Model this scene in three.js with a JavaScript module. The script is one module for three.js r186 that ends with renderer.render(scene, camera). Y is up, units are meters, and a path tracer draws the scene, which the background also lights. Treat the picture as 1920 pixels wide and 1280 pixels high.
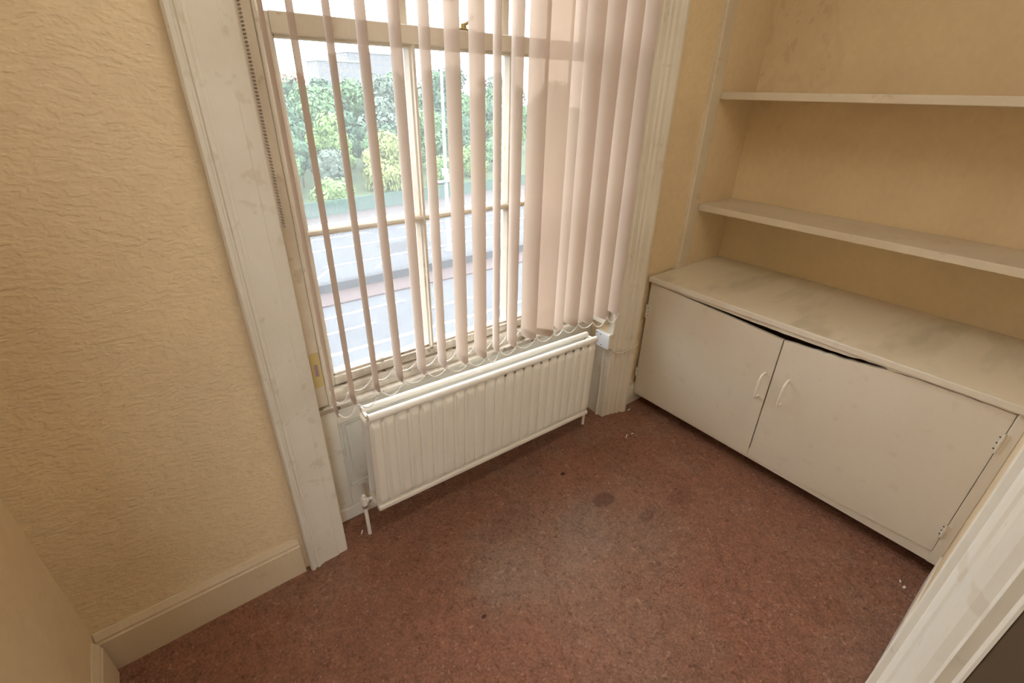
import * as THREE from 'three';
import { RoundedBoxGeometry } from 'three/addons/geometries/RoundedBoxGeometry.js';
import { RectAreaLightUniformsLib } from 'three/addons/lights/RectAreaLightUniformsLib.js';
import { mergeGeometries } from 'three/addons/utils/BufferGeometryUtils.js';

// ---------------------------------------------------------------- camera, sky, exposure
const scene = new THREE.Scene();
const camera = new THREE.PerspectiveCamera(71.566, 1.5, 0.01, 900);
camera.position.set(0, 1.55, 1.349);
camera.rotation.set(THREE.MathUtils.degToRad(-27.724), THREE.MathUtils.degToRad(-38.275), THREE.MathUtils.degToRad(1.287), 'YXZ');
scene.background = new THREE.Color().setRGB(5.3, 5.55, 5.95);   // bright overcast sky
const renderer = new THREE.WebGLRenderer({ antialias: true });
renderer.toneMapping = THREE.LinearToneMapping;
renderer.toneMappingExposure = 1.48;
renderer.shadowMap.enabled = true;
RectAreaLightUniformsLib.init();
const LAMP = { color: [1, 0.95, 0.87], radiance: 7.4 };   // unseen ceiling fitting, placed to light the room

// ---------------------------------------------------------------- helpers
let seed = 20240611;
const rnd = () => { seed = (seed * 1664525 + 1013904223) >>> 0; return seed / 4294967296; };
const rr = (a, b) => a + (b - a) * rnd();
const clamp = (x, a = 0, b = 1) => Math.min(b, Math.max(a, x));
const sstep = (a, b, x) => { const t = clamp((x - a) / (b - a)); return t * t * (3 - 2 * t); };
const mixv = (a, b, t) => a + (b - a) * t;
function hash(ix, iy, s) { let h = Math.imul(ix, 374761393) ^ Math.imul(iy, 668265263) ^ Math.imul(s, 2147483647 ^ 0x51ed27); h = Math.imul(h ^ (h >>> 13), 1274126177); return ((h ^ (h >>> 16)) >>> 0) / 4294967296; }
function vnoise(x, y, px, py, s) {   // value noise, tiles with periods px, py
  const x0 = Math.floor(x), y0 = Math.floor(y), fx = x - x0, fy = y - y0;
  const u = fx * fx * (3 - 2 * fx), v = fy * fy * (3 - 2 * fy), m = (a, b) => ((a % b) + b) % b;
  const a = hash(m(x0, px), m(y0, py), s), b = hash(m(x0 + 1, px), m(y0, py), s), c = hash(m(x0, px), m(y0 + 1, py), s), d = hash(m(x0 + 1, px), m(y0 + 1, py), s);
  return mixv(mixv(a, b, u), mixv(c, d, u), v);
}
function fbm(u, v, f, oct, s, fy = f) { let r = 0, a = 0.5, t = 0; for (let i = 0; i < oct; i++) { r += a * vnoise(u * f, v * fy, f, fy, s + i * 17); t += a; a *= 0.5; f *= 2; fy *= 2; } return r / t; }
function texture(w, h, fn, { srgb = true, rep = [1, 1] } = {}) {   // fn(u, v) -> [r, g, b] 0..1
  const d = new Uint8Array(w * h * 4);
  for (let y = 0; y < h; y++) for (let x = 0; x < w; x++) {
    const c = fn((x + 0.5) / w, (y + 0.5) / h), i = (y * w + x) * 4;
    d[i] = clamp(c[0]) * 255; d[i + 1] = clamp(c[1]) * 255; d[i + 2] = clamp(c[2]) * 255; d[i + 3] = 255;
  }
  const t = new THREE.DataTexture(d, w, h);
  t.wrapS = t.wrapT = THREE.RepeatWrapping; t.magFilter = THREE.LinearFilter; t.minFilter = THREE.LinearMipmapLinearFilter; t.generateMipmaps = true;
  if (srgb) t.colorSpace = THREE.SRGBColorSpace;
  t.repeat.set(rep[0], rep[1]); t.needsUpdate = true;
  return t;
}
const lin = (r, g, b) => new THREE.Color().setRGB(r, g, b);
function std(name, color, roughness = 0.6, extra = {}) { const m = new THREE.MeshStandardMaterial({ color, roughness, metalness: 0, ...extra }); m.name = name; return m; }
function phys(name, color, roughness, extra) { const m = new THREE.MeshPhysicalMaterial({ color, roughness, metalness: 0, ...extra }); m.name = name; return m; }

function uvBox(g) {   // uv in metres, by the axis each face looks along
  if (g.index) g = g.toNonIndexed();
  const p = g.attributes.position, n = p.count, uv = new Float32Array(n * 2), a = new THREE.Vector3(), b = new THREE.Vector3(), c = new THREE.Vector3();
  for (let i = 0; i < n; i += 3) {
    a.fromBufferAttribute(p, i); b.fromBufferAttribute(p, i + 1); c.fromBufferAttribute(p, i + 2);
    const nn = b.clone().sub(a).cross(c.clone().sub(a)), ax = Math.abs(nn.x), ay = Math.abs(nn.y), az = Math.abs(nn.z);
    [a, b, c].forEach((q, k) => {
      const [u, v] = ay >= ax && ay >= az ? [q.x, -q.z] : ax >= az ? [-q.z, q.y] : [q.x, q.y];
      uv[(i + k) * 2] = u; uv[(i + k) * 2 + 1] = v;
    });
  }
  g.setAttribute('uv', new THREE.BufferAttribute(uv, 2));
  return g;
}
const keep = (g) => { for (const k of Object.keys(g.attributes)) if (!['position', 'normal', 'uv', 'color'].includes(k)) g.deleteAttribute(k); return g; };
function merge(list) {
  list = list.map((g) => keep(g.index ? g.toNonIndexed() : g));
  const col = list.some((g) => g.attributes.color);
  if (!col) list.forEach((g) => g.deleteAttribute('color'));
  return list.length === 1 ? list[0] : mergeGeometries(list, false);
}
function box(x0, x1, y0, y1, z0, z1, r = 0.002) {
  const w = Math.abs(x1 - x0), h = Math.abs(y1 - y0), d = Math.abs(z1 - z0);
  const g = r > 0 ? new RoundedBoxGeometry(w, h, d, 2, Math.min(r, w / 2.1, h / 2.1, d / 2.1)) : new THREE.BoxGeometry(w, h, d);
  return g.translate((x0 + x1) / 2, (y0 + y1) / 2, (z0 + z1) / 2);
}
function profile(pts, y0, y1) {   // polygon of [x, z] carried up from y0 to y1
  const g = new THREE.ExtrudeGeometry(new THREE.Shape(pts.map(([x, z]) => new THREE.Vector2(x, -z))), { depth: y1 - y0, bevelEnabled: false });
  return g.rotateX(-Math.PI / 2).translate(0, y0, 0);
}
function profileX(pts, x0, x1) {   // polygon of [z, y] carried along x
  const g = new THREE.ExtrudeGeometry(new THREE.Shape(pts.map(([z, y]) => new THREE.Vector2(-z, y))), { depth: x1 - x0, bevelEnabled: false });
  return g.rotateY(Math.PI / 2).translate(x0, 0, 0);
}
function profileZ(pts, z0, z1) {   // polygon of [x, y] carried along z
  return new THREE.ExtrudeGeometry(new THREE.Shape(pts.map(([x, y]) => new THREE.Vector2(x, y))), { depth: z1 - z0, bevelEnabled: false }).translate(0, 0, z0);
}
function cyl(a, b, r0, r1 = r0, seg = 12) {
  const A = new THREE.Vector3(...a), B = new THREE.Vector3(...b), d = B.clone().sub(A), g = new THREE.CylinderGeometry(r1, r0, d.length(), seg);
  g.applyQuaternion(new THREE.Quaternion().setFromUnitVectors(new THREE.Vector3(0, 1, 0), d.normalize()));
  return g.translate((A.x + B.x) / 2, (A.y + B.y) / 2, (A.z + B.z) / 2);
}
const tube = (pts, r, seg = 40, rs = 8) => new THREE.TubeGeometry(new THREE.CatmullRomCurve3(pts.map((p) => new THREE.Vector3(...p))), seg, r, rs);
const taken = new Map();
function numbered(n) { const k = taken.get(n) ?? 0; taken.set(n, k + 1); return k ? `${n}_${String(k).padStart(3, '0')}` : n; }
function part(name, geos, material, parent) {
  const g = uvBox(merge([].concat(geos)));
  const m = new THREE.Mesh(g, material);
  m.name = name; m.castShadow = m.receiveShadow = true; parent.add(m);
  return m;
}
function struct(name, geos, material) { const m = part(name, geos, material, scene); m.userData.kind = 'structure'; return m; }
function structGroup(name, label) { const g = new THREE.Group(); g.name = name; g.userData.kind = 'structure'; if (label) g.userData.label = label; scene.add(g); return g; }
function tag(o, label, category, group) { o.userData.label = label; o.userData.category = category; if (group) o.userData.group = group; return o; }
function thing(name, label, category, group, pos = [0, 0, 0]) { const o = new THREE.Group(); o.name = numbered(name); o.position.set(...pos); scene.add(o); return tag(o, label, category, group); }
function single(name, geos, material, label, category, group) { return tag(part(numbered(name), geos, material, scene), label, category, group); }

// ---------------------------------------------------------------- materials
const paintBump = texture(512, 512, (u, v) => { const h = fbm(u, v, 6, 5, 3) * 0.6 + fbm(u, v, 60, 2, 5, 20) * 0.4; return [h, h, h]; }, { srgb: false, rep: [2, 2] });
const paintTone = (base, dirt, amt, s, f = 5) => texture(512, 512, (u, v) => {
  const n = fbm(u, v, f, 5, s), fl = fbm(u, v, 64, 2, s + 9), spot = sstep(0.70, 0.78, fbm(u, v, 22, 4, s + 31));
  const t = clamp((n - 0.5) * 1.6 + 0.25) * amt + spot * amt * 0.7 + (fl - 0.5) * 0.06;
  return base.map((c, i) => mixv(c, dirt[i], clamp(t)));
}, { rep: [1.1, 1.1] });
const M = {};
M.gloss = std('white gloss paint', 0xffffff, 0.38, { map: paintTone([0.90, 0.875, 0.82], [0.74, 0.68, 0.58], 0.35, 11), bumpMap: paintBump, bumpScale: 0.0012 });
M.glossOld = std('old flaking white paint', 0xffffff, 0.45, { map: paintTone([0.90, 0.87, 0.81], [0.42, 0.35, 0.28], 0.75, 47, 12), bumpMap: paintBump, bumpScale: 0.004 });
M.frame = std('window frame paint', 0xffffff, 0.42, { map: paintTone([0.84, 0.80, 0.73], [0.64, 0.57, 0.48], 0.4, 71, 7), bumpMap: paintBump, bumpScale: 0.0012 });
M.skirt = std('cream skirting paint', 0xffffff, 0.45, { map: paintTone([0.87, 0.80, 0.68], [0.76, 0.68, 0.55], 0.35, 17), bumpMap: paintBump, bumpScale: 0.001 });
M.cupboard = std('cream white satin paint', 0xffffff, 0.36, { map: paintTone([0.90, 0.87, 0.81], [0.82, 0.77, 0.68], 0.3, 23, 3), bumpMap: paintBump, bumpScale: 0.0008 });
M.shelf = std('shelf paint', 0xffffff, 0.5, { map: paintTone([0.88, 0.83, 0.74], [0.70, 0.62, 0.50], 0.35, 29, 4), bumpMap: paintBump, bumpScale: 0.001 });
M.worktop = std('grimy painted worktop', 0xffffff, 0.5, { map: texture(1024, 512, (u, v) => {
  const a = fbm(u, v, 4, 5, 201), b = fbm(u + a * 0.15, v, 3, 4, 207, 8), c = fbm(u, v, 40, 3, 211), t = clamp(sstep(0.42, 0.62, a) * 0.55 + sstep(0.5, 0.62, b) * 0.35 + (c - 0.5) * 0.25);
  return [mixv(0.90, 0.80, t), mixv(0.85, 0.755, t), mixv(0.75, 0.66, t)];
}, { rep: [0.7, 1.4] }) });
const wallTone = (s) => texture(512, 512, (u, v) => { const n = (fbm(u, v, 4, 5, s) - 0.5) * 0.07 + (fbm(u, v, 70, 2, s + 5) - 0.5) * 0.03; return [0.905 + n, 0.82 + n, 0.672 + n * 0.8]; }, { rep: [0.7, 0.7] });
const anaglypta = texture(1024, 1024, (u, v) => {
  const x = u + (fbm(u, v, 16, 2, 91) - 0.5) * 0.02, y = v + (fbm(u, v, 16, 2, 95) - 0.5) * 0.02;
  const n = fbm(x, y, 56, 2, 101, 104), m = fbm(x, y, 90, 2, 107, 150), k = sstep(0.28, 0.75, n) * 0.7 + sstep(0.55, 0.8, m) * 0.3;
  return [k, k, k];
}, { srgb: false, rep: [1.25, 1.25] });
M.wallpaper = std('painted textured wallpaper', 0xffffff, 0.6, { map: wallTone(131), bumpMap: anaglypta, bumpScale: 0.0013 });
M.wall = std('cream emulsion wall', 0xffffff, 0.65, { map: wallTone(151), bumpMap: paintBump, bumpScale: 0.0012 });
M.leftwall = std('smooth cream wall', 0xffffff, 0.6, { map: wallTone(161), bumpMap: paintBump, bumpScale: 0.001 });
M.ceiling = std('white ceiling', lin(0.80, 0.78, 0.73), 0.8);
// alcove back wall: u along z (0..1.405), v along y (0.75..2.75), with the mould patch by the window corner
M.alcove = std('cream alcove wall with mould', 0xffffff, 0.62, { bumpMap: paintBump, bumpScale: 0.0012, map: texture(1024, 1024, (u, v) => {
  const z = (u - 0.0) * 1.405, y = 0.75 + v * 2.0, n = (fbm(u, v, 5, 5, 301) - 0.5) * 0.06 + (fbm(u, v, 90, 2, 305) - 0.5) * 0.025;
  const d = Math.hypot((z - 0.10) / 0.26, (y - 1.86) / 0.30) + (fbm(u, v, 9, 4, 311) - 0.5) * 1.3;
  const patch = sstep(1.0, 0.55, d), sp = sstep(0.60, 0.72, fbm(u, v, 60, 3, 317)) * patch, rim = Math.exp(-(((d - 0.95) / 0.07) ** 2)) * 0.25;
  const t = clamp(patch * 0.07 + sp * 0.10 + rim * 0.25);
  return [0.905 + n - t * 0.40, 0.815 + n - t * 0.42, 0.655 + n - t * 0.40];
}) });
// carpet over the whole floor: x -0.45..2.60, z -0.20..1.60
const FX0 = -0.45, FX1 = 2.6, FZ0 = -0.2, FZ1 = 1.6;
const carpetMap = texture(2048, 1208, (u, v) => {
  const x = mixv(FX0, FX1, u), z = mixv(FZ0, FZ1, v);
  const fine = fbm(u, v, 600, 2, 401, 354), mid = fbm(u, v, 120, 3, 409, 70), coarse = fbm(u, v, 7, 5, 419, 4), big = fbm(u, v, 14, 4, 431, 8);
  // grey mid-floor patch with ragged edges, part trodden wear, part sheen painted in, stains where the photograph shows them
  const wornSheen = sstep(1.1, 0.25, Math.hypot((x - 0.92) / 0.55, (z - 0.62) / 0.42) + (coarse - 0.5) * 1.5) * 0.55 + sstep(0.52, 0.66, big) * 0.22;
  const blot = (bx, bz, rx, rz, k) => sstep(1.1, 0.6, Math.hypot((x - bx) / rx, (z - bz) / rz) + (fbm(u, v, 60, 3, 443, 36) - 0.5) * 0.9) * k;
  const stain = clamp(blot(1.25, 0.43, 0.055, 0.035, 0.22) + blot(1.217, 0.206, 0.014, 0.010, 0.6) + blot(1.55, 0.62, 0.09, 0.05, 0.08) + blot(0.85, 0.28, 0.16, 0.07, 0.06) + blot(1.33, 0.60, 0.05, 0.03, 0.14) + blot(0.545, 0.54, 0.01, 0.007, 0.5));
  const speck = sstep(0.74, 0.84, fbm(u, v, 300, 2, 457, 177)), dark = sstep(0.70, 0.80, fbm(u, v, 260, 2, 461, 153));
  let c = [0.53, 0.365, 0.285], w = [0.545, 0.455, 0.395];
  c = c.map((k, i) => mixv(k, w[i], clamp(wornSheen)));
  const g = (fine - 0.5) * 0.30 + (mid - 0.5) * 0.16 + (coarse - 0.5) * 0.10;
  return c.map((k, i) => (k * (1 + g) + speck * 0.09 - dark * 0.06) * (1 - stain * [0.85, 1, 1][i]));
});
const carpetBump = texture(1024, 1024, (u, v) => { const h = fbm(u, v, 260, 3, 471); return [h, h, h]; }, { srgb: false, rep: [2.2, 1.3] });
M.carpet = std('brown cut-pile carpet', 0xffffff, 0.97, { map: carpetMap, bumpMap: carpetBump, bumpScale: 0.006 });
M.hallfloor = std('brown hall carpet', lin(0.20, 0.12, 0.085), 0.97);
M.radiator = std('radiator enamel', lin(0.80, 0.75, 0.65), 0.34, { bumpMap: paintBump, bumpScale: 0.0004 });
M.radiatorTop = std('radiator enamel rail', lin(0.82, 0.78, 0.70), 0.28);
M.steel = std('plated steel', lin(0.55, 0.53, 0.50), 0.35, { metalness: 0.9 });
M.brass = std('dull brass', lin(0.40, 0.29, 0.12), 0.35, { metalness: 0.9 });
M.plastic = std('white plastic', lin(0.80, 0.81, 0.82), 0.35);
M.handle = std('cream plastic handle', lin(0.88, 0.85, 0.78), 0.25);
M.dark = std('dark screw head', lin(0.05, 0.045, 0.04), 0.6);
M.slat = phys('translucent peach blind fabric', lin(0.52, 0.395, 0.295), 0.93, { transmission: 0.42, thickness: 0, side: THREE.DoubleSide, bumpMap: paintBump, bumpScale: 0.0006 });
M.weight = std('blind weight plate', lin(0.80, 0.72, 0.62), 0.5);
M.bead = phys('clear plastic beads', lin(0.90, 0.86, 0.78), 0.2, {});
M.chain = std('dark bead chain', lin(0.24, 0.19, 0.14), 0.45);
M.rail = std('white aluminium head rail', lin(0.8, 0.79, 0.77), 0.35);
M.glass = phys('old window glass', lin(0.95, 0.97, 0.97), 0.26, { transmission: 1, thickness: 0, ior: 1.5, specularIntensity: 0.6 });
M.sill = std('white stone outer sill', lin(0.34, 0.335, 0.325), 0.8);
M.wire = std('cream cable', lin(0.72, 0.66, 0.55), 0.45);
M.flake = std('white paint flake', lin(0.78, 0.74, 0.68), 0.6);

// ---------------------------------------------------------------- room shell
const XL = -0.434, XB = 2.535, ZN = 1.405, CEIL = 2.75, WX0 = 0.28, WX1 = 1.69, WTOP = 2.42;
{
  const g = new THREE.BoxGeometry(FX1 - FX0, 0.06, FZ1 - FZ0).translate((FX0 + FX1) / 2, -0.03, (FZ0 + FZ1) / 2).toNonIndexed();
  const p = g.attributes.position, uv = g.attributes.uv;
  for (let i = 0; i < p.count; i++) uv.setXY(i, (p.getX(i) - FX0) / (FX1 - FX0), (p.getZ(i) - FZ0) / (FZ1 - FZ0));
  const f = new THREE.Mesh(g, M.carpet); f.name = 'floor'; f.userData.kind = 'structure'; f.receiveShadow = f.castShadow = true; scene.add(f);
}
const wallWin = (x0, x1, hole) => {
  const s = new THREE.Shape([[x0, -0.3], [x1, -0.3], [x1, CEIL + 0.1], [x0, CEIL + 0.1]].map((q) => new THREE.Vector2(...q)));
  if (hole) s.holes.push(new THREE.Path(hole.map((q) => new THREE.Vector2(...q))));
  return s;
};
struct('wall_window', new THREE.ExtrudeGeometry(wallWin(XL - 0.12, XB + 0.12, [[WX0, -0.02], [WX1, -0.02], [WX1, WTOP], [WX0, WTOP]]), { depth: 0.27, bevelEnabled: false }).translate(0, 0, -0.27), M.wallpaper);
struct('wall_left', box(XL - 0.12, XL, -0.3, CEIL + 0.1, 0, ZN + 0.14, 0), M.leftwall);
{
  const g = new THREE.BoxGeometry(0.12, CEIL + 0.4, ZN + 0.14).translate(XB + 0.06, CEIL / 2 - 0.1, (ZN + 0.14) / 2).toNonIndexed();
  const p = g.attributes.position, uv = g.attributes.uv;
  for (let i = 0; i < p.count; i++) uv.setXY(i, p.getZ(i) / 1.405, (p.getY(i) - 0.75) / 2);
  const w = new THREE.Mesh(g, M.alcove); w.name = 'wall_right'; w.userData.kind = 'structure'; w.castShadow = w.receiveShadow = true; scene.add(w);
}
{ // near wall with the doorway the photographer stands in
  const s = wallWin(XL, XB, [[-0.39, -0.02], [0.487, -0.02], [0.487, 2.03], [-0.39, 2.03]]);
  struct('wall_near', new THREE.ExtrudeGeometry(s, { depth: 0.12, bevelEnabled: false }).translate(0, 0, ZN), M.wall);
}
struct('ceiling', box(XL - 0.12, XB + 0.12, CEIL, CEIL + 0.12, -0.27, ZN + 0.14, 0), M.ceiling);
// hall beyond the doorway
struct('floor_hall', box(-1.3, 1.5, -0.06, 0, 1.6, 2.7, 0), M.hallfloor);
// unseen tall window behind the camera, placed to light the room through the doorway
struct('wall_hall', [box(-1.3, -1.0, -0.1, 2.75, 2.7, 2.8, 0), box(-0.4, 1.5, -0.1, 2.75, 2.7, 2.8, 0), box(-1.0, -0.4, -0.1, 0.45, 2.7, 2.8, 0), box(-1.0, -0.4, 2.45, 2.75, 2.7, 2.8, 0), box(-1.4, -1.3, -0.1, 2.75, 1.5, 2.8, 0), box(1.5, 1.6, -0.1, 2.75, 1.5, 2.8, 0), box(-1.4, XL - 0.1, -0.1, 2.75, 1.5, 1.55, 0)], M.wall);
struct('ceiling_hall', box(-1.4, 1.6, 2.7, 2.85, 1.5, 2.8, 0), M.ceiling);

// long opal ceiling fitting, unseen above the frame, placed to light the room softly
{
  const F = thing('unseen_ceiling_light', 'unseen long opal ceiling light fitting, placed to light the room', 'ceiling light', null, [0.75, CEIL, 0.85]);
  part('base', box(-0.62, 0.62, -0.03, 0, -0.13, 0.13, 0.004), M.plastic, F);
  part('diffuser', box(-0.61, 0.61, -0.085, -0.03, -0.12, 0.12, 0.02), std('opal lamp diffuser', lin(0.8, 0.8, 0.78), 0.5, { emissive: lin(...LAMP.color), emissiveIntensity: 0.9 }), F);
  const l = new THREE.RectAreaLight(lin(...LAMP.color), LAMP.radiance, 1.2, 0.23);
  l.name = 'unseen_ceiling_light_source'; l.position.set(0, -0.088, 0); l.rotation.x = -Math.PI / 2; F.add(l);
}

{
  const H = structGroup('window_2', 'unseen tall hall window behind the doorway, placed to light the room');
  for (const x of [-1.0, -0.46]) part('stile', box(x, x + 0.06, 0.45, 2.45, 2.72, 2.78, 0.004), M.gloss, H);
  for (const y of [0.45, 1.42, 2.39]) part('rail', box(-0.94, -0.46, y, y + 0.06, 2.722, 2.778, 0.004), M.gloss, H);
  for (const x of [-0.94]) for (const y of [0.51, 1.48]) part('pane', new THREE.PlaneGeometry(0.49, 0.92).translate(x + 0.24, y + 0.455, 2.75), M.glass, H);
}
// boxed-out alcove side and its upright batten
struct('wall_alcove_side', box(2.2, XB, 0.72, CEIL, -0.01, 0.010, 0), M.wall);
struct('trim_5', [box(2.135, 2.215, 0.72, CEIL, -0.01, 0.022, 0.006)], M.shelf);

// skirting boards
const skirt = [[0, 0], [0.016, 0], [0.016, 0.128], [0.0125, 0.134], [0.0125, 0.142], [0.007, 0.155], [0.004, 0.163], [0, 0.163]];
struct('baseboard_window', profileX(skirt, XL + 0.002, 0.128), M.skirt);
{
  const g = profileX(skirt, 0, 1.37).rotateY(Math.PI / 2).translate(XL, 0, ZN - 0.005);
  struct('baseboard_left', g, M.skirt);
}
struct('baseboard_alcove', profileX([[0, 0], [0.018, 0], [0.018, 0.10], [0.010, 0.12], [0, 0.12]], 1.845, XB), M.gloss);

struct('baseboard_near', box(0.63, 1.885, 0, 0.15, ZN - 0.006, ZN + 0.002, 0.002), M.gloss);
// window architraves
const archL = [[0.143, -0.005], [0.143, 0.024], [0.148, 0.029], [0.157, 0.029], [0.160, 0.023], [0.164, 0.023], [0.167, 0.027], [0.175, 0.026], [0.181, 0.021], [0.186, 0.0205], [0.190, 0.018], [0.2445, 0.018], [0.2465, 0.0145], [0.277, 0.0145], [0.281, 0.011], [0.281, -0.005]];
struct('trim_1', profile(archL, 0, WTOP + 0.14), M.gloss);
const archR = [[1.688, -0.02], [1.688, 0.010], [1.692, 0.015], [1.722, 0.017], [1.726, 0.022], [1.752, 0.024], [1.757, 0.031], [1.762, 0.0325], [1.768, 0.030], [1.774, 0.032], [1.780, 0.038], [1.788, 0.040], [1.793, 0.036], [1.800, 0.037], [1.806, 0.047], [1.820, 0.054], [1.832, 0.054], [1.838, 0.048], [1.838, -0.005]];
struct('trim_2', profile(archR, 0, WTOP + 0.14), M.gloss);
struct('trim_8', [cyl([1.684, 0, -0.024], [1.684, 0.42, -0.024], 0.008, 0.008, 12), box(1.6865, 1.694, 0, 0.42, -0.13, -0.02, 0.001)].map((g) => { g.deleteAttribute('uv'); return g; }), M.gloss);
struct('trim_3', box(0.281, 1.688, WTOP - 0.0, WTOP + 0.14, 0, 0.02, 0.004), M.gloss);
// door architrave on the near wall, beside the cupboard end, and its jamb
const archD = [[0.622, ZN + 0.005], [0.622, 1.3735], [0.618, 1.3710], [0.610, 1.3725], [0.604, 1.3790], [0.597, 1.3800], [0.578, 1.3840], [0.573, 1.3885], [0.568, 1.3868], [0.545, 1.3855], [0.520, 1.3880], [0.500, 1.3955], [0.490, 1.4030], [0.478, 1.4040], [0.474, 1.4120], [0.452, 1.4120], [0.450, 1.4140], [0.492, 1.4140], [0.492, ZN + 0.005]];
struct('trim_7', box(0.450, 0.470, 0, 2.05, 1.4145, 1.525, 0.001), std('brown door lining', lin(0.16, 0.115, 0.08), 0.6));
struct('trim_4', profile(archD, 0, 2.1), M.gloss);
struct('trim_6', profile(archD.map(([x, z]) => [0.08 - x + 0.0, z]).filter(([x]) => x > -0.432).concat([[-0.432, ZN + 0.005]]), 0, 2.1), M.gloss);

// ---------------------------------------------------------------- window
const W = structGroup('window_1', 'white painted sash window with small panes');
const LSX0 = 0.335, LSX1 = 1.635, SZ0 = -0.215, SZ1 = -0.168;
part('box_lining', [box(0.281, 0.293, 0.55, WTOP, -0.262, -0.10, 0.003), box(0.347, 0.358, 0.55, WTOP, -0.167, -0.128, 0.005)], M.frame, W);
part('box_lining', [box(1.654, 1.689, 0.55, WTOP, -0.262, -0.02, 0.003), box(1.632, 1.654, 0.55, WTOP, -0.165, -0.135, 0.005)], M.frame, W);
part('head_lining', box(0.281, 1.689, WTOP - 0.035, WTOP, -0.262, -0.02, 0.003), M.frame, W);
part('apron', [box(0.281, 1.689, 0.0, 0.535, -0.18, -0.156, 0.001), box(0.281, 0.365, 0.06, 0.535, -0.16, -0.130, 0.002), box(0.365, 1.6, 0.462, 0.535, -0.16, -0.1302, 0.002), box(0.365, 1.6, 0.06, 0.145, -0.16, -0.1302, 0.002), box(1.6, 1.689, 0.06, 0.535, -0.16, -0.130, 0.002)], M.gloss, W);
part('apron_bead', [box(0.365, 0.378, 0.145, 0.462, -0.16, -0.142, 0.004), box(0.378, 1.59, 0.45, 0.462, -0.16, -0.142, 0.004), box(0.378, 1.59, 0.145, 0.157, -0.16, -0.142, 0.004), box(0.395, 1.57, 0.175, 0.432, -0.16, -0.149, 0.006)], M.gloss, W);
part('apron_skirting', box(0.281, 1.689, 0, 0.058, -0.145, -0.118, 0.004), M.gloss, W);
part('window_board', box(0.281, 1.689, 0.530, 0.552, -0.16, -0.114, 0.006), M.glossOld, W);
part('inner_sill', [profileX([[-0.27, 0.545], [-0.146, 0.545], [-0.143, 0.552], [-0.143, 0.588], [-0.149, 0.598], [-0.27, 0.606]], 0.281, 1.689), box(0.316, 1.654, 0.562, 0.576, -0.150, -0.1405, 0.004)], M.glossOld, W);
part('outer_sill', profileX([[-0.315, 0.50], [-0.20, 0.50], [-0.20, 0.606], [-0.315, 0.590]], 0.25, 1.72), M.sill, W);
// lower sash
const bevelBar = (x0, x1) => [[x0, -0.202], [x0 + 0.006, SZ1 - 0.012], [x0 + 0.011, SZ1 - 0.008], [(x0 + x1) / 2 - 0.004, SZ1], [(x0 + x1) / 2 + 0.004, SZ1], [x1 - 0.011, SZ1 - 0.008], [x1 - 0.006, SZ1 - 0.012], [x1, -0.202], [x1, SZ0], [x0, SZ0]];
const paneX = [[0.398, 0.774], [0.808, 1.163], [1.197, 1.572]], paneY = [[0.645, 1.133], [1.166, 1.664]];
part('stile', [box(LSX0, 0.391, 0.602, 1.72, SZ0, SZ1, 0.003), box(0.389, 0.398, 0.64, 1.67, SZ0, SZ1 - 0.012, 0.003)], M.frame, W);
part('stile', [box(1.579, LSX1, 0.602, 1.72, SZ0, SZ1, 0.003), box(1.572, 1.581, 0.64, 1.67, SZ0, SZ1 - 0.012, 0.003)], M.frame, W);
part('bottom_rail', [box(0.391, 1.579, 0.602, 0.636, SZ0, SZ1, 0.004), box(0.398, 1.572, 0.634, 0.645, SZ0, SZ1 - 0.012, 0.003)], M.glossOld, W);
part('meeting_rail', [box(0.391, 1.579, 1.672, 1.722, SZ0 - 0.002, SZ1 + 0.002, 0.004), box(0.398, 1.572, 1.664, 1.675, SZ0, SZ1 - 0.012, 0.003)], M.frame, W);
for (const [a, b] of [[0.774, 0.808], [1.163, 1.197]]) part('glazing_bar', profile(bevelBar(a, b), 0.636, 1.672), M.frame, W);
for (const [a, b] of paneX) part('glazing_bar', profileX([[-0.202, 1.133], [SZ1 - 0.012, 1.139], [SZ1 - 0.006, 1.143], [SZ1 - 0.002, 1.149], [SZ1 - 0.006, 1.156], [SZ1 - 0.012, 1.160], [-0.202, 1.166], [SZ0, 1.166], [SZ0, 1.133]], a - 0.01, b + 0.01), M.frame, W);
for (const [a, b] of paneX) for (const [c, d] of paneY) part('pane', new THREE.PlaneGeometry(b - a + 0.008, d - c + 0.008).translate((a + b) / 2, (c + d) / 2, -0.204), M.glass, W);
// upper sash, in the outer track
const U0 = -0.262, U1 = -0.222, paneYU = [[1.728, 2.0], [2.03, 2.33]];
part('stile', box(LSX0, 0.396, 1.68, WTOP - 0.035, U0, U1, 0.003), M.frame, W);
part('stile', box(1.574, LSX1, 1.68, WTOP - 0.035, U0, U1, 0.003), M.frame, W);
part('meeting_rail', box(0.396, 1.574, 1.68, 1.724, U0, U1, 0.003), M.frame, W);
part('top_rail', box(0.396, 1.574, 2.335, WTOP - 0.035, U0, U1, 0.003), M.frame, W);
for (const [a, b] of [[0.774, 0.806], [1.165, 1.197]]) part('glazing_bar', box(a, b, 1.72, 2.34, U0, U1, 0.006), M.frame, W);
for (const [a, b] of paneX) part('glazing_bar', box(a, b, 2.0, 2.03, U0, U1, 0.006), M.frame, W);
for (const [a, b] of paneX) for (const [c, d] of paneYU) part('pane', new THREE.PlaneGeometry(b - a + 0.006, d - c + 0.006).translate((a + b) / 2, (c + d) / 2, -0.244), M.glass, W);
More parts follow.
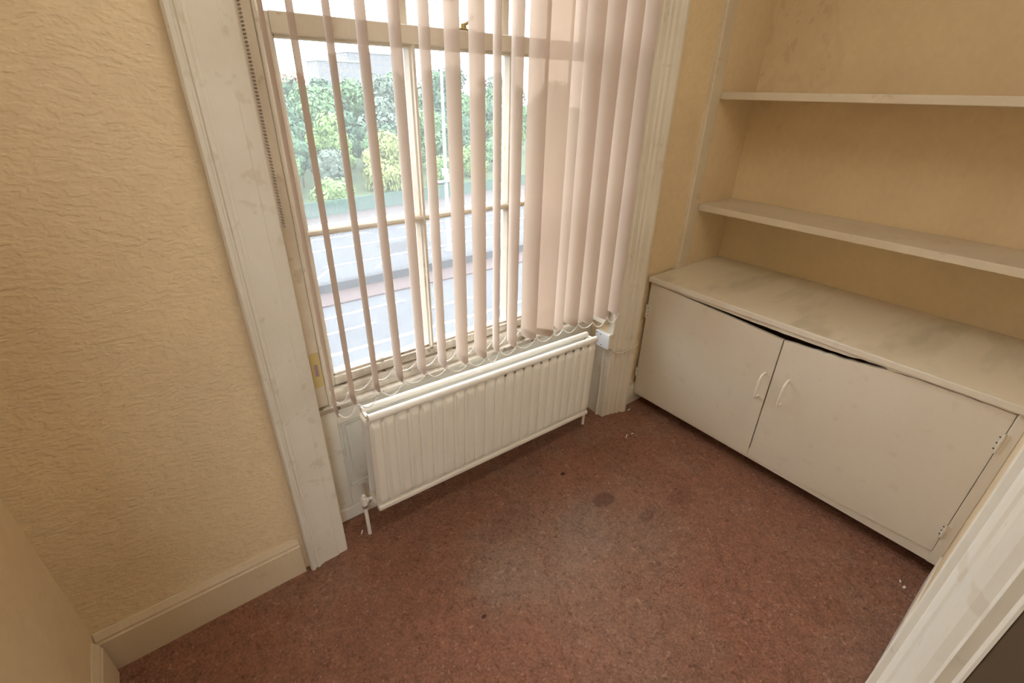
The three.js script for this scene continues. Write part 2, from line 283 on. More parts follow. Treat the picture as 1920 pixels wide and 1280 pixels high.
part('sash_fastener', [box(0.955, 1.02, 1.722, 1.728, -0.21, -0.172, 0.002), cyl([0.985, 1.727, -0.19], [0.985, 1.742, -0.19], 0.013, 0.010), tube([[0.985, 1.738, -0.19], [0.999, 1.745, -0.186], [1.012, 1.758, -0.182]], 0.005, 12), new THREE.SphereGeometry(0.008, 10, 8).translate(1.013, 1.761, -0.182)], M.brass, W);

// ---------------------------------------------------------------- radiator
{
  const R = thing('radiator', 'cream double panel radiator with vertical flutes below the window', 'radiator', null, [0.411, 0.138, 0]);
  R.rotation.z = -0.0286;
  const WD = 1.12, HT = 0.435, N = 23, pitch = WD / N;
  const panel = (zf, dir, nameless) => {
    const nx = N * 10, ny = 20, pos = [], idx = [];
    for (let j = 0; j <= ny; j++) for (let i = 0; i <= nx; i++) {
      const x = (i / nx) * WD, ty = j / ny, y = 0.022 + (HT - 0.05) * (ty < 0.3 ? ty * 0.5 : ty > 0.7 ? 1 - (1 - ty) * 0.5 : 0.15 + (ty - 0.3) * 1.75);
      const u = x / pitch - Math.floor(x / pitch), d = Math.min(u, 1 - u) * pitch;
      const groove = 1 - sstep(0.0002, 0.0125, d), yy = Math.min((y - 0.022), (HT - 0.028 - y));
      const endRound = sstep(0, 0.026, yy - groove * 0.016);
      pos.push(x, y, zf + dir * (0.014 * endRound * (1 - groove)));
    }
    for (let j = 0; j < ny; j++) for (let i = 0; i < nx; i++) { const a = j * (nx + 1) + i, b = a + 1, c = a + nx + 1, e = c + 1; dir > 0 ? idx.push(a, b, e, a, e, c) : idx.push(a, e, b, a, c, e); }
    const g = new THREE.BufferGeometry(); g.setAttribute('position', new THREE.Float32BufferAttribute(pos, 3)); g.setIndex(idx); g.computeVertexNormals();
    return g;
  };
  const plain = (g) => { g = g.toNonIndexed(); return g; };
  part('front_panel', [plain(panel(0.034, 1)), box(0, WD, 0.004, HT - 0.008, 0.022, 0.034, 0.003), box(0, WD, 0, 0.022, 0.022, 0.0455, 0.006)].map((g) => { g.deleteAttribute('uv'); return g; }), M.radiator, R);
  part('top_rail', cyl([0.0, HT - 0.012, 0.033], [WD, HT - 0.012, 0.033], 0.0145, 0.0145, 16), M.radiatorTop, R);
  part('back_panel', [box(0, WD, 0.004, HT - 0.008, -0.040, -0.026, 0.003), cyl([0.0, HT - 0.012, -0.028], [WD, HT - 0.012, -0.028], 0.0135, 0.0135, 16)].map((g) => { g.deleteAttribute('uv'); return g; }), M.radiatorTop, R);
  const fins = []; for (let k = 0; k < 46; k++) fins.push(box(0.02 + k * 0.0235, 0.0212 + k * 0.0235, 0.03, HT - 0.06, -0.025, 0.02, 0));
  const fm = part('convector_fins', fins, M.radiator, R); fm.userData.kind = 'stuff';
  for (const x of [0.004, WD - 0.004]) {
    part('end_cap', [cyl([x, HT - 0.035, -0.026], [x, HT - 0.035, 0.022], 0.015, 0.015, 14), box(x - 0.006, x + 0.006, HT - 0.06, HT - 0.012, -0.026, 0.02, 0.003)], M.radiator, R);
    part('end_cap', cyl([x, 0.035, -0.026], [x, 0.035, 0.022], 0.013, 0.013, 14), M.radiator, R);
  }
  const valve = (x, s) => {
    const v = part('valve', [cyl([x + s * 0.006, 0.035, -0.006], [x + s * 0.036, 0.035, -0.006], 0.010, 0.009, 12), cyl([x + s * 0.036, 0.018, -0.006], [x + s * 0.036, 0.052, -0.006], 0.0115, 0.011, 14), cyl([x + s * 0.036, 0.052, -0.006], [x + s * 0.036, 0.064, -0.006], 0.008, 0.006, 12)], M.radiatorTop, R);
    part('nut', [cyl([x + s * 0.036, 0.002, -0.006], [x + s * 0.036, 0.020, -0.006], 0.0105, 0.0105, 6), cyl([x + s * 0.012, 0.035, -0.006], [x + s * 0.022, 0.035, -0.006], 0.0125, 0.0125, 6)], M.steel, v);
    return v;
  };
  valve(0, -1); valve(WD, 1);
}
single('radiator_pipe', cyl([0.377, 0.0, -0.006], [0.376, 0.146, -0.006], 0.0075, 0.0075, 12), M.radiatorTop, 'short painted pipe rising from carpet into radiator valve beside bare apron panel', 'pipe');
single('radiator_pipe', cyl([1.558, 0.0, -0.006], [1.560, 0.110, -0.006], 0.0075, 0.0075, 12), M.radiatorTop, 'short painted pipe rising from carpet into radiator valve at the cupboard end', 'pipe');

// ---------------------------------------------------------------- vertical blind
{
  const B = thing('vertical_blind', 'peach fabric vertical blind, slats half drawn across sash window', 'blind', null, [0, 0, 0.03]);
  part('head_rail', box(0.285, 1.682, 2.36, 2.40, -0.02, 0.02, 0.004), M.rail, B);
  const XC = [0.328, 0.387, 0.469, 0.551, 0.638, 0.721, 0.806, 0.888, 0.961, 1.038, 1.124, 1.206, 1.286, 1.364, 1.455, 1.550, 1.640];
  const TH = [-9, -6.5, -8, -5, -5.5, -8.5, -2, -2, -19, -12, 6, 34, -11.5, 2, 4, 2, -6];
  const YB = [0.633, 0.652, 0.668, 0.676, 0.672, 0.670, 0.657, 0.654, 0.657, 0.656, 0.662, 0.648, 0.660, 0.655, 0.640, 0.640, 0.640];
  const HW = 0.0445, BOW = 0.0065, TOP = 2.355, NS = 10;
  const at = (k, t, off = 0, halfw = HW) => { const th = THREE.MathUtils.degToRad(TH[k]), s = t * halfw, n = -(BOW * (1 - t * t)) + off; return [XC[k] + Math.sin(th) * s + Math.cos(th) * n, Math.cos(th) * s - Math.sin(th) * n]; };
  const sheet = (k, y0, y1, off, ny, halfw = HW) => {
    const pos = [], idx = [], amp = rr(-0.002, 0.002), ph = rr(0, 6);
    for (let j = 0; j <= ny; j++) for (let i = 0; i <= NS; i++) { const t = (i / NS) * 2 - 1, y = y0 + (y1 - y0) * (j / ny), [x, z] = at(k, t, off, halfw); const w = ny > 2 ? amp * Math.sin(y * 3 + ph) * sstep(TOP, TOP - 0.4, y) : 0; pos.push(x + w, y, z); }
    for (let j = 0; j < ny; j++) for (let i = 0; i < NS; i++) { const a = j * (NS + 1) + i; idx.push(a, a + 1, a + NS + 2, a, a + NS + 2, a + NS + 1); }
    const g = new THREE.BufferGeometry(); g.setAttribute('position', new THREE.Float32BufferAttribute(pos, 3)); g.setIndex(idx); g.computeVertexNormals(); return g;
  };
  for (let k = 0; k < XC.length; k++) {
    const s = part('slat', sheet(k, YB[k], TOP, 0, 24), M.slat, B);
    part('weight', sheet(k, YB[k] + 0.002, YB[k] + 0.034, 0.0016, 1, HW - 0.003), M.weight, s);
    const [hx, hz] = at(k, 0); part('hanger', box(hx - 0.004, hx + 0.004, TOP - 0.01, 2.362, hz - 0.004, hz + 0.004, 0.001), M.rail, s);
  }
  const bead = new THREE.IcosahedronGeometry(0.0026, 1); bead.deleteAttribute('uv');
  for (let k = 0; k + 1 < XC.length; k++) for (const e of [-1, 1]) {
    const [ax, az] = at(k, e), [bx, bz] = at(k + 1, e), ay = YB[k] + 0.016, by = YB[k + 1] + 0.016, sag = 0.020 + 0.02 * hash(k, e + 4, 5), bs = [];
    for (let i = 0; i <= 20; i++) { const t = i / 20; bs.push(bead.clone().translate(mixv(ax, bx, t), mixv(ay, by, t) - sag * 4 * t * (1 - t), mixv(az, bz, t) + (e > 0 ? 0.002 : -0.002))); }
    part('bead_chain', bs, M.bead, B);
  }
  const cb = new THREE.IcosahedronGeometry(0.0027, 1), list = []; cb.deleteAttribute('uv');
  for (let i = 0; i < 150; i++) { const y = 2.36 - i * 0.0076; for (const dz of [-0.006, 0.006]) list.push(cb.clone().translate(0.2905, y, -0.028 + dz)); }
  part('control_chain', list, M.chain, B);
}

// ---------------------------------------------------------------- yellow sticker, socket box, cable
{
  const c = document.createElement('canvas'); c.width = 64; c.height = 256; const x = c.getContext('2d');
  x.fillStyle = '#c9b67c'; x.fillRect(0, 0, 64, 256); x.strokeStyle = '#7d6a9a'; x.lineWidth = 4;
  for (let i = 0; i < 11; i++) { x.beginPath(); x.moveTo(20 + (i % 3) * 3, 84 + i * 8); x.lineTo(46 - (i % 2) * 6, 88 + i * 8); x.stroke(); }
  x.fillStyle = 'rgba(150,110,150,0.35)'; x.fillRect(18, 80, 30, 96);
  const t = new THREE.CanvasTexture(c); t.colorSpace = THREE.SRGBColorSpace;
  const face = new THREE.PlaneGeometry(0.029, 0.128);
  const m = new THREE.Mesh(face, std('yellowed label print', 0xffffff, 0.6, { map: t })); m.name = 'label_print';
  const s = thing('sticker', 'yellowed paper label with faded purple print stuck on window lining', 'label', null, [0.3290, 0.702, -0.1335]);
  part('paper', box(-0.0155, 0.0155, -0.066, 0.066, -0.0012, 0.0, 0.0004), std('yellowed paper', lin(0.56, 0.46, 0.21), 0.6), s);
  m.position.z = 0.0006; m.castShadow = m.receiveShadow = true; s.add(m);
}
part('lining_board', box(0.281, 0.347, 0.552, WTOP, -0.167, -0.1347, 0.002), M.frame, W);
{
  const s = thing('junction_box', 'small white plastic junction box on architrave above radiator end', 'junction box', null, [1.660, 0.425, -0.072]);
  part('back_box', box(0.005, 0.0275, 0, 0.080, 0.002, 0.090, 0.004), M.wire, s);
  part('cover', box(-0.004, 0.006, -0.001, 0.081, 0.0, 0.092, 0.004), M.plastic, s);
  for (const [y, z] of [[0.066, 0.035], [0.012, 0.045], [0.07, 0.010]]) part('screw', cyl([-0.0055, y, z], [-0.003, y, z], 0.0028, 0.0028, 10), M.dark, s);
}
single('cable', tube([[1.684, 0.425, -0.01], [1.69, 0.41, 0.024], [1.73, 0.392, 0.034], [1.79, 0.398, 0.048], [1.838, 0.418, 0.0585], [1.846, 0.425, 0.052], [1.853, 0.44, 0.03], [1.862, 0.465, 0.012]], 0.0030, 60), M.wire, 'thin cream cable looped from junction box round right architrave', 'cable');

// ---------------------------------------------------------------- cupboard, worktop, shelves
{
  const C = thing('cupboard', 'low white built-in cupboard with two sagging doors under worktop', 'cupboard', null, [1.925, 0, 0]);
  const X = (x) => x - 1.925;
  part('side_panel', box(X(1.945), X(2.53), 0.075, 0.73, 0.021, 0.036, 0.001), M.cupboard, C);
  part('side_panel', box(X(1.945), X(2.53), 0.075, 0.73, 1.384, 1.402, 0.001), M.cupboard, C);
  part('bottom_board', box(X(1.944), X(2.53), 0.075, 0.092, 0.02, 1.402, 0.001), M.cupboard, C);
  part('bottom_rail', profileZ([[X(1.929), 0.070], [X(1.946), 0.070], [X(1.946), 0.122], [X(1.929), 0.122]], 0.021, 1.402), M.cupboard, C);
  part('stile', box(X(1.925), X(1.945), 0.070, 0.729, 1.374, 1.4045, 0.002), M.cupboard, C);
  part('stile', box(X(1.930), X(1.950), 0.080, 0.729, 0.0185, 0.026, 0.001), M.cupboard, C);
  const flat = (pts, x0, x1) => {   // outline of [z, y], thickness from x0 to x1
    const g = new THREE.ExtrudeGeometry(new THREE.Shape(pts.map(([z, y]) => new THREE.Vector2(z, y))), { depth: x1 - x0 - 0.002, bevelEnabled: true, bevelThickness: 0.001, bevelSize: 0.001, bevelSegments: 2 });
    return g.applyMatrix4(new THREE.Matrix4().makeBasis(new THREE.Vector3(0, 0, 1), new THREE.Vector3(0, 1, 0), new THREE.Vector3(-1, 0, 0))).translate(x1 - 0.001, 0, 0);
  };
  const jag = (pts, amp, step) => { const o = []; for (let i = 0; i + 1 < pts.length; i++) { const [a, b] = pts[i], [c, d] = pts[i + 1], n = Math.max(1, Math.round(Math.abs(c - a) / step)); for (let k = 0; k < n; k++) { const t = k / n; o.push([mixv(a, c, t), mixv(b, d, t) + (hash(i, k, 77) - 0.5) * amp]); } } o.push(pts[pts.length - 1]); return o; };
  part('top_rail', flat([[0.026, 0.729], ...jag([[0.026, 0.7245], [0.11, 0.7245], [0.40, 0.7165], [0.68, 0.712], [0.80, 0.7125], [0.93, 0.7155], [0.955, 0.7225], [1.03, 0.7235], [1.045, 0.718], [1.12, 0.7265], [1.372, 0.726]], 0.0022, 0.025), [1.372, 0.729]], X(1.9215), X(1.9405)), M.cupboard, C);
  const dl = part('door', flat([[0.024, 0.0865], [0.6835, 0.082], [0.6835, 0.681], [0.40, 0.7005], [0.11, 0.7195], [0.024, 0.7225]], 0, X(1.9425)), M.cupboard, C);
  const rightTop = jag([[1.3715, 0.7185], [1.13, 0.7215], [1.095, 0.7155], [1.06, 0.7165], [1.0, 0.7065], [0.93, 0.699], [0.86, 0.6935], [0.6905, 0.682]], 0.0042, 0.022);
  const dr = part('door', flat([[0.6905, 0.0835], [0.93, 0.094], [1.3715, 0.1215], ...rightTop], 0, X(1.9425)), M.cupboard, C);
  const handle = (z, y0, y1, p) => { part('handle', [tube([[0.002, y0, z], [-0.020, y0 + 0.001, z], [-0.031, y0 + 0.006, z], [-0.034, y0 + 0.030, z], [-0.034, (y0 + y1) / 2, z], [-0.033, y1 - 0.034, z], [-0.027, y1 - 0.012, z], [-0.016, y1 - 0.002, z], [0.002, y1, z]], 0.0050, 48, 10), cyl([-0.002, y0, z], [0.001, y0, z], 0.007, 0.007), cyl([-0.002, y1, z], [0.001, y1, z], 0.007, 0.007)], M.handle, p); };
  handle(0.655, 0.397, 0.512, dl); handle(0.752, 0.408, 0.522, dr);
  const hinge = (z, y0, y1, p, s) => {
    const h = part('hinge', [cyl([-0.002, y0, z], [-0.002, y1, z], 0.0042, 0.0042, 10), box(-0.0022, 0.0008, y0, y1, z - 0.012, z + 0.012, 0.0006), cyl([-0.002, y0 + (y1 - y0) * 0.36, z], [-0.002, y0 + (y1 - y0) * 0.64, z], 0.0055, 0.0055, 10)], M.gloss, p);
    for (const t of [0.2, 0.5, 0.8]) part('screw', cyl([-0.003, mixv(y0, y1, t), z + s * 0.007], [-0.0018, mixv(y0, y1, t), z + s * 0.007], 0.0026, 0.0026, 8), M.dark, h);
  };
  hinge(0.0245, 0.535, 0.606, dl, 1); hinge(0.0245, 0.180, 0.232, dl, 1); hinge(1.373, 0.576, 0.650, dr, -1); hinge(1.373, 0.194, 0.252, dr, -1);
}
{
  const K = thing('worktop', 'grimy off-white painted worktop running over the low cupboard', 'worktop', null, [0, 0, 0]);
  part('top', box(1.924, XB - 0.001, 0.731, 0.755, 0.0115, ZN - 0.001, 0.001), M.worktop, K);
  part('edge_strip', box(1.913, 1.924, 0.7305, 0.7553, 0.0115, ZN - 0.001, 0.003), M.cupboard, K);
}
single('wall_shelf', box(2.230, XB - 0.001, 1.043, 1.074, 0.0115, ZN - 0.001, 0.003), M.shelf, 'lower cream painted shelf in alcove, nearest the worktop', 'shelf');
single('wall_shelf', box(2.218, XB - 0.001, 1.541, 1.571, 0.0115, ZN - 0.001, 0.003), M.shelf, 'upper cream painted shelf in alcove, below the mouldy wall patch', 'shelf');

// ---------------------------------------------------------------- crumbs on the carpet
{
  const bit = (x, z, l, w, a, label) => { const g = new THREE.BoxGeometry(l, 0.0016, w, 3, 1, 1), p = g.attributes.position; for (let i = 0; i < p.count; i++) p.setY(i, p.getY(i) + 0.002 * Math.sin(p.getX(i) / l * 3)); g.rotateY(a).translate(x, 0.0032, z); single('paint_flake', g, M.flake, label, 'paint flake', 'flakes fallen on the carpet'); };
  bit(1.666, 0.204, 0.028, 0.004, 0.5, 'thin white paint sliver on carpet before right architrave');
  bit(1.705, 0.208, 0.008, 0.005, -0.6, 'tiny white crumb beside the paint sliver on carpet');
  bit(1.856, 0.060, 0.016, 0.006, 0.1, 'white paint chip at foot of right architrave by cupboard');
  bit(0.353, -0.027, 0.016, 0.005, 0.9, 'white paint chip on carpet beside radiator pipe near apron');
  bit(1.829, 1.345, 0.007, 0.005, 0.9, 'smaller of two white specks on carpet near cupboard end');
  bit(1.812, 1.362, 0.009, 0.007, -0.3, 'larger of two white specks on carpet near cupboard end');
}

// ---------------------------------------------------------------- the street outside
const asphaltTex = (s, a, b) => texture(512, 512, (u, v) => { const n = fbm(u, v, 6, 5, s), f = fbm(u, v, 90, 2, s + 7); return a.map((c, i) => mixv(c, b[i], clamp((n - 0.5) * 1.6 + 0.5)) + (f - 0.5) * 0.06); }, { rep: [0.12, 0.12] });
M.asphalt = std('pale grey asphalt', 0xffffff, 0.9, { map: asphaltTex(601, [0.235, 0.24, 0.25], [0.265, 0.27, 0.28]) });
M.paving = std('pinkish paving', 0xffffff, 0.9, { map: asphaltTex(611, [0.285, 0.225, 0.21], [0.26, 0.21, 0.198]) });
M.concrete = std('grey concrete', 0xffffff, 0.9, { map: asphaltTex(621, [0.20, 0.20, 0.205], [0.175, 0.175, 0.18]) });
M.path = std('light footpath', 0xffffff, 0.9, { map: asphaltTex(631, [0.285, 0.262, 0.25], [0.26, 0.242, 0.23]) });
M.grass = std('rough grass', 0xffffff, 0.95, { map: asphaltTex(641, [0.27, 0.32, 0.19], [0.20, 0.26, 0.15]) });
M.line = std('white road paint', lin(0.36, 0.36, 0.35), 0.8);
M.greenpaint = std('green railing paint', lin(0.028, 0.085, 0.062), 0.6);
M.pole = std('pale galvanised steel', lin(0.20, 0.23, 0.25), 0.5);
M.poledark = std('dark lantern fittings', lin(0.12, 0.13, 0.14), 0.5);
M.bin = std('yellow plastic', lin(0.75, 0.50, 0.04), 0.5);
const GY = -7.5, UY = -7.05;
{
  const road = structGroup('road', 'pale grey dual carriageway below the window');
  part('carriageway', box(-90, 150, GY - 0.4, GY, -19.9, -4, 0), M.asphalt, road);
  part('carriageway', box(-90, 150, UY - 0.8, UY, -33, -21.6, 0), M.asphalt, road);
  part('paving_strip', box(-90, 150, GY - 0.4, GY + 0.08, -21.62, -19.9, 0), M.paving, road);
  part('low_wall', box(-90, 150, GY - 0.3, UY + 0.06, -21.9, -21.45, 0.02), M.concrete, road);
  part('footpath', box(-90, 150, UY - 0.8, UY + 0.1, -41, -33, 0), M.path, road);
  const line = (x0, x1, z, y, w = 0.16) => part('road_marking', box(x0, x1, y, y + 0.008, z - w / 2, z + w / 2, 0), M.line, road);
  line(-40, 80, -15.25, GY, 0.2);
  for (let x = -2.4; x < 60; x += 5.9) line(x, x + 3.4, -17.1, GY, 0.14);
  for (let x = -8; x < 8.2; x += 9.1) line(x + 3.2, x + 7.9, -18.65, GY);
  line(-40, 80, -27.35, UY, 0.2);
  for (let x = -3.4; x < 60; x += 6) line(x + 5.6, x + 9.2, -29.85, UY, 0.14);
  line(7.2, 40, -24.25, UY, 0.15);
  for (const x of [6.2, 9.4, 12.8, 16.2]) { const m = line(-0.95, 0.95, 0, UY, 0.16); m.position.set(x + 0.6, 0, -23.3); m.rotation.y = 0.85; }
  const patch = part('tarmac_patch', box(11.0, 13.2, UY, UY + 0.006, -26.6, -24.6, 0), M.concrete, road); patch.rotation.y = 0;
}
struct('ground_woodland', [box(-140, 260, UY - 1.0, UY + 0.02, -330, -41, 0), box(-140, 260, GY - 1.0, GY - 0.3, -60, -0.5, 0), box(-140, 260, GY - 1.0, GY - 0.3, -0.5, 120, 0)], M.grass);
{
  const F = thing('railing', 'green metal mesh railing along the far footpath before the trees', 'railing', null, [9.4, UY + 0.1, -35.3]);
  F.rotation.y = Math.atan2(2.9, 23);
  const wires = [];
  for (let x = -16; x < 44; x += 0.085) wires.push(box(x, x + 0.045, 0.06, 1.04, -0.012, 0.012, 0));
  part('mesh_infill', wires, M.greenpaint, F).userData.kind = 'stuff';
  part('top_rail', box(-16, 44, 1.02, 1.08, -0.03, 0.03, 0.005), M.greenpaint, F);
  part('bottom_rail', box(-16, 44, 0.05, 0.10, -0.025, 0.025, 0.005), M.greenpaint, F);
  for (let x = -16; x <= 44; x += 2.5) part('post', box(x - 0.04, x + 0.04, -0.1, 1.12, -0.04, 0.04, 0.01), M.greenpaint, F);
}
{
  const L = thing('street_lamp', 'tall pale steel street lamp between the carriageways', 'street lamp', null, [14.26, UY, -23.11]);
  part('pole', [cyl([0, 0, 0], [0, 2.6, 0], 0.125, 0.125, 16), cyl([0, 2.6, 0], [0, 12.6, 0], 0.10, 0.06, 16)], M.pole, L);
  part('base_plate', box(-0.25, 0.25, 0, 0.05, -0.25, 0.25, 0.01), M.poledark, L);
  for (const s of [-1, 1]) { const a = part('arm', tube([[0, 12.4, 0], [s * 0.25, 12.58, 0], [s * 0.7, 12.6, 0]], 0.04, 16), M.pole, L); part('lantern', [box(s * 0.6 - 0.3, s * 0.6 + 0.3, 12.52, 12.66, -0.14, 0.14, 0.05)], M.poledark, a); }
  part('camera_box', [box(-0.16, 0.16, 4.05, 4.40, 0.08, 0.30, 0.03), box(-0.62, -0.1, 4.0, 4.12, -0.05, 0.07, 0.02)], M.pole, L);
  part('sign_bracket', box(-0.17, 0.10, 4.38, 4.75, -0.15, 0.15, 0.02), M.pole, L);
}
{
  const b = thing('grit_bin', 'yellow grit bin standing on the far footpath by the railing', 'bin', null, [28.6, UY + 0.1, -36.2]);
  part('body', profileZ([[-0.42, 0], [0.42, 0], [0.52, 0.62], [-0.52, 0.62]], -0.32, 0.32), M.bin, b);
  part('lid', box(-0.56, 0.56, 0.62, 0.82, -0.37, 0.37, 0.08), M.bin, b);
}
// trees beyond the railing
const leafMat = (n, r, g, b) => std(n, lin(r, g, b), 0.9, { vertexColors: true, side: THREE.DoubleSide, });
const LM = { dark: leafMat('dark green leaves', 0.055, 0.105, 0.062), mid: leafMat('green leaves', 0.08, 0.145, 0.065), light: leafMat('bright green leaves', 0.13, 0.21, 0.07), willow: leafMat('yellow green willow leaves', 0.21, 0.25, 0.09), grey: leafMat('grey green leaves', 0.095, 0.13, 0.10) };
const bark = std('tree bark', lin(0.09, 0.07, 0.05), 0.95);
function crown(h, r, y0, n, size, droop) {
  const pos = [], col = [], blobs = [];
  const nb = 12; for (let i = 0; i < nb; i++) { const a = rr(0, 6.283), t = rnd(), q = r * 0.62 * Math.sqrt(1 - Math.pow(Math.abs(t * 1.5 - 0.6), 2) * 0.5) * Math.sqrt(rnd()); blobs.push([Math.cos(a) * q, y0 + (h - y0) * (0.22 + 0.60 * t), Math.sin(a) * q, r * rr(0.36, 0.56), rr(0.85, 1.15)]); }
  blobs.push([0, y0 + (h - y0) * 0.82, 0, r * 0.42, 1.05]);
  const A = new THREE.Vector3(), U = new THREE.Vector3(), V = new THREE.Vector3();
  for (let i = 0; i < n; i++) {
    const b = blobs[i % blobs.length], z = rr(-0.75, 1), a = rr(0, 6.283), s = Math.sqrt(1 - z * z), k = b[3] * rr(0.78, 1.06);
    A.set(s * Math.cos(a), z, s * Math.sin(a));
    const c = [b[0] + A.x * k, b[1] + A.y * k * 0.95, b[2] + A.z * k];
    if (droop && i % 3 === 0) c[1] -= droop * rnd() * rnd() * (h - y0) * 0.5 * (0.4 + s);
    if (c[1] < 0.1) c[1] = 0.1 + rnd() * 0.4;
    U.set(rr(-1, 1), rr(-1, 1), rr(-1, 1)).cross(A).normalize(); V.copy(A).cross(U).normalize().addScaledVector(A, rr(-0.6, 0.6)).normalize();
    const hang = droop && i % 3 === 0;
    if (hang) { V.set(rr(-0.15, 0.15), -1, rr(-0.15, 0.15)).normalize(); U.set(Math.cos(a + 1.57), 0, Math.sin(a + 1.57)); }
    const su = size * rr(0.5, 1.0) * (hang ? 0.45 : 1), sv = size * rr(0.6, 1.2) * (hang ? 1.3 : 1), f = b[4] * rr(0.72, 1.28), fr = f * rr(0.94, 1.08);
    const q = (x, y) => { pos.push(c[0] + U.x * x + V.x * y, c[1] + U.y * x + V.y * y, c[2] + U.z * x + V.z * y); col.push(fr, f, f * 0.95); };
    q(0, -sv); q(su, 0); q(0, sv); q(0, -sv); q(0, sv); q(-su, 0);
  }
  const g = new THREE.BufferGeometry(); g.setAttribute('position', new THREE.Float32BufferAttribute(pos, 3)); g.setAttribute('color', new THREE.Float32BufferAttribute(col, 3)); g.computeVertexNormals();
  return g;
}
function tree(x, z, h, r, kind, label, group, n = 2200, size = 0.3) {
  const w = kind === 'willow', base = UY + 0.08, t = thing(w ? 'willow_tree' : h < 3.4 ? 'shrub' : 'tree', label, h < 3.4 ? 'shrub' : 'tree', group, [x, base, z]);
  const y0 = h < 3.4 || w ? 0.1 : h * 0.12;
  part('trunk', [cyl([0, -0.1, 0], [0.1, h * 0.55, 0.05], 0.045 * r + 0.06, 0.02 * r + 0.03, 8), cyl([0.05, h * 0.3, 0], [r * 0.35, h * 0.62, 0.2], 0.03 * r, 0.012 * r, 6), cyl([0.05, h * 0.35, 0], [-r * 0.32, h * 0.66, -0.2], 0.03 * r, 0.012 * r, 6)].map((g) => { g.deleteAttribute('uv'); return g; }), bark, t);
  part('crown', crown(h, r, y0, Math.round(n * 1.5), size * 0.74, w ? 1 : 0), LM[kind], t);
  return t;
}
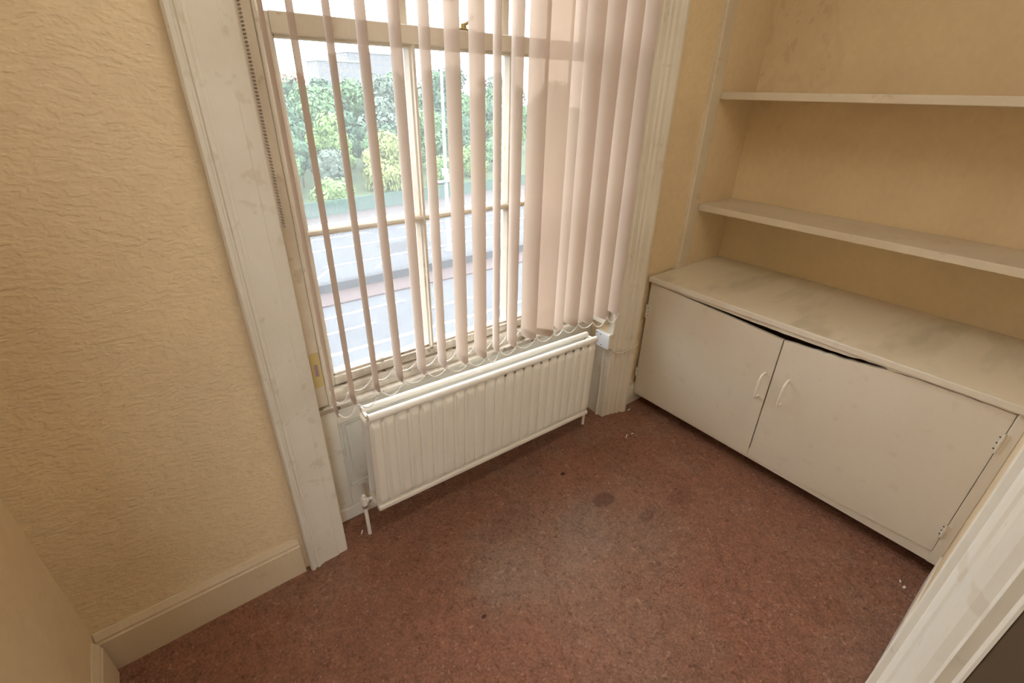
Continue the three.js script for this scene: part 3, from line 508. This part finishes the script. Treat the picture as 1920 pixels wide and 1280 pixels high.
{
  const kinds = { dark: 'dark green tree', mid: 'mid green tree', grey: 'grey green tree', light: 'bright green tree' };
  const rank = (z) => z > -48 ? 'low in the first rank, right behind the railing bushes' : z > -57 ? 'rising behind the willow and bushes' : z > -70 ? 'in the middle of the wood' : z > -92 ? 'in the upper rank below the skyline' : 'farthest back in the wood, against the sky';
  const T = (x, z, top, r, kind, n, size) => tree(x, z, top - UY, r, kind, kinds[kind] + ' ' + rank(z), kinds[kind] + 's ' + rank(z), n, size);
  tree(19.7, -44, 5.0, 2.5, 'willow', 'yellow green weeping willow standing out before the darker wood', null, 4200, 0.24);
  tree(13.0, -39.5, 1.5, 1.8, 'light', 'low yellow green bush just behind the green railing', null, 1400, 0.2);
  tree(25.6, -43.8, 2.6, 1.5, 'light', 'small bright green bush behind railing near the street lamp', null, 1400, 0.2);
  tree(31.0, -46.5, 2.9, 2.4, 'light', 'wide bright green bush behind railing past the street lamp', null, 1600, 0.2);
  // first row
  T(14.9, -45, -3.5, 1.75, 'grey', 2600, 0.24); T(10.3, -45, -3.4, 2.6, 'mid', 2600, 0.24); T(17.6, -51.5, -0.8, 2.6, 'light', 2800, 0.28);
  T(24.2, -51, -2.0, 2.7, 'dark', 2600, 0.28); T(29.8, -53, -0.6, 2.9, 'mid', 2600, 0.28); T(35.2, -55.5, -0.8, 2.9, 'dark', 2400, 0.28); T(41, -53, -1.8, 2.7, 'light', 2400, 0.28); T(36.5, -49.3, -3.5, 2.0, 'mid', 2000, 0.26);
  T(6.2, -50, -1.8, 3.0, 'dark', 2400, 0.28); T(11.8, -53, -1.2, 2.8, 'mid', 2600, 0.28);
  T(20.9, -49.6, -2.2, 1.3, 'mid', 2000, 0.26); T(13.3, -48.6, -2.6, 1.3, 'dark', 2400, 0.26); T(21.4, -57.2, -0.6, 2.6, 'dark', 2400, 0.28);
  // second row
  T(14.6, -58.5, -0.4, 3.2, 'dark', 2600, 0.32); T(20.6, -65.5, 0.5, 3.4, 'mid', 2600, 0.32); T(26.6, -59.5, 0.5, 3.4, 'grey', 2400, 0.32); T(33.6, -66.5, 1.7, 3.5, 'dark', 2400, 0.32); T(40, -61.5, 1.2, 3.4, 'mid', 2400, 0.32); T(47, -67, 0.8, 3.5, 'dark', 2400, 0.32); T(53, -62, 0.0, 3.4, 'mid', 2000, 0.32); T(8, -65, 0.4, 3.5, 'grey', 2200, 0.32);
  // third row, top of the wood; grey leaves back here partly stand in for haze
  for (let i = 0; i < 11; i++) T(12 + i * 5.6 + rr(-0.8, 0.8), -76 - (i % 2) * 9 + rr(-0.5, 0.5), [1.6, 2.2, 1.9, 2.6, 3.4, 4.6, 5.2, 4.8, 3.6, 2.9, 2.4][i] + rr(-0.3, 0.3), 4.3, ['dark', 'grey', 'mid'][i % 3], 2000, 0.38);
  for (let i = 0; i < 9; i++) T(22 + i * 8.5 + rr(-1, 1), -99 - (i % 2) * 12 + rr(-1, 1), [2.4, 2.9, 2.8, 4.2, 5.0, 5.6, 5.0, 4.0, 3.4][i], 5.6, ['grey', 'dark', 'mid'][i % 3], 1700, 0.5);
}
// far buildings above the trees
{
  M.render = std('pale rendered wall', lin(0.15, 0.148, 0.145), 0.9); M.pinkbrick = std('pinkish brick wall', lin(0.22,0.15,0.13), 0.9); M.farglass = std('dark window glass', lin(0.10, 0.11, 0.13), 0.3); M.roof = std('grey flat roof', lin(0.2,0.21,0.22), 0.9); M.redroof = std('red tiled roof', lin(0.2,0.09,0.07), 0.9);
  const block = (x, z, w, h, d, storeys, cols, wall, label) => {
    const b = thing('apartment_block', label, 'building', null, [x, UY - 0.2, z]);
    part('wall', box(0, w, 0, h, -d, 0, 0), wall, b); part('roof', [box(-0.3, w + 0.3, h, h + 0.6, -d - 0.3, 0.3, 0), box(w * 0.3, w * 0.55, h + 0.6, h + 3, -d * 0.7, -d * 0.3, 0)], M.roof, b);
    for (let s = 0; s < storeys; s++) for (let c = 0; c < cols; c++) { const x0 = (c + 0.22) * w / cols, y0 = h - (s + 0.75) * 3; part('window', box(x0, x0 + w / cols * 0.56, y0, y0 + 1.5, -0.05, 0.06, 0), M.farglass, b); }
  };
  block(73, -222, 20, 18.6, 14, 5, 7, M.render, 'pale long apartment block above the treetops');
  block(94, -244, 22, 23.5, 14, 7, 7, M.render, 'taller pale apartment block above the treetops');
  const h = thing('house', 'small red roofed house above the treetops', 'house', null, [44, UY - 0.2, -182]);
  part('wall', box(0, 11, 0, 10.2, -8, 0, 0), M.pinkbrick, h);
  part('roof', profileX([[0.4, 10.2], [-8.4, 10.2], [-4, 13.2]], -0.4, 11.4), M.redroof, h);
  for (const x of [1.2, 4.6, 8]) part('window', box(x, x + 1.6, 7.6, 9.2, -0.05, 0.06, 0), M.farglass, h);
  part('chimney', box(8.6, 9.6, 12, 14.2, -4.6, -3.6, 0), M.pinkbrick, h);
}

renderer.render(scene, camera);
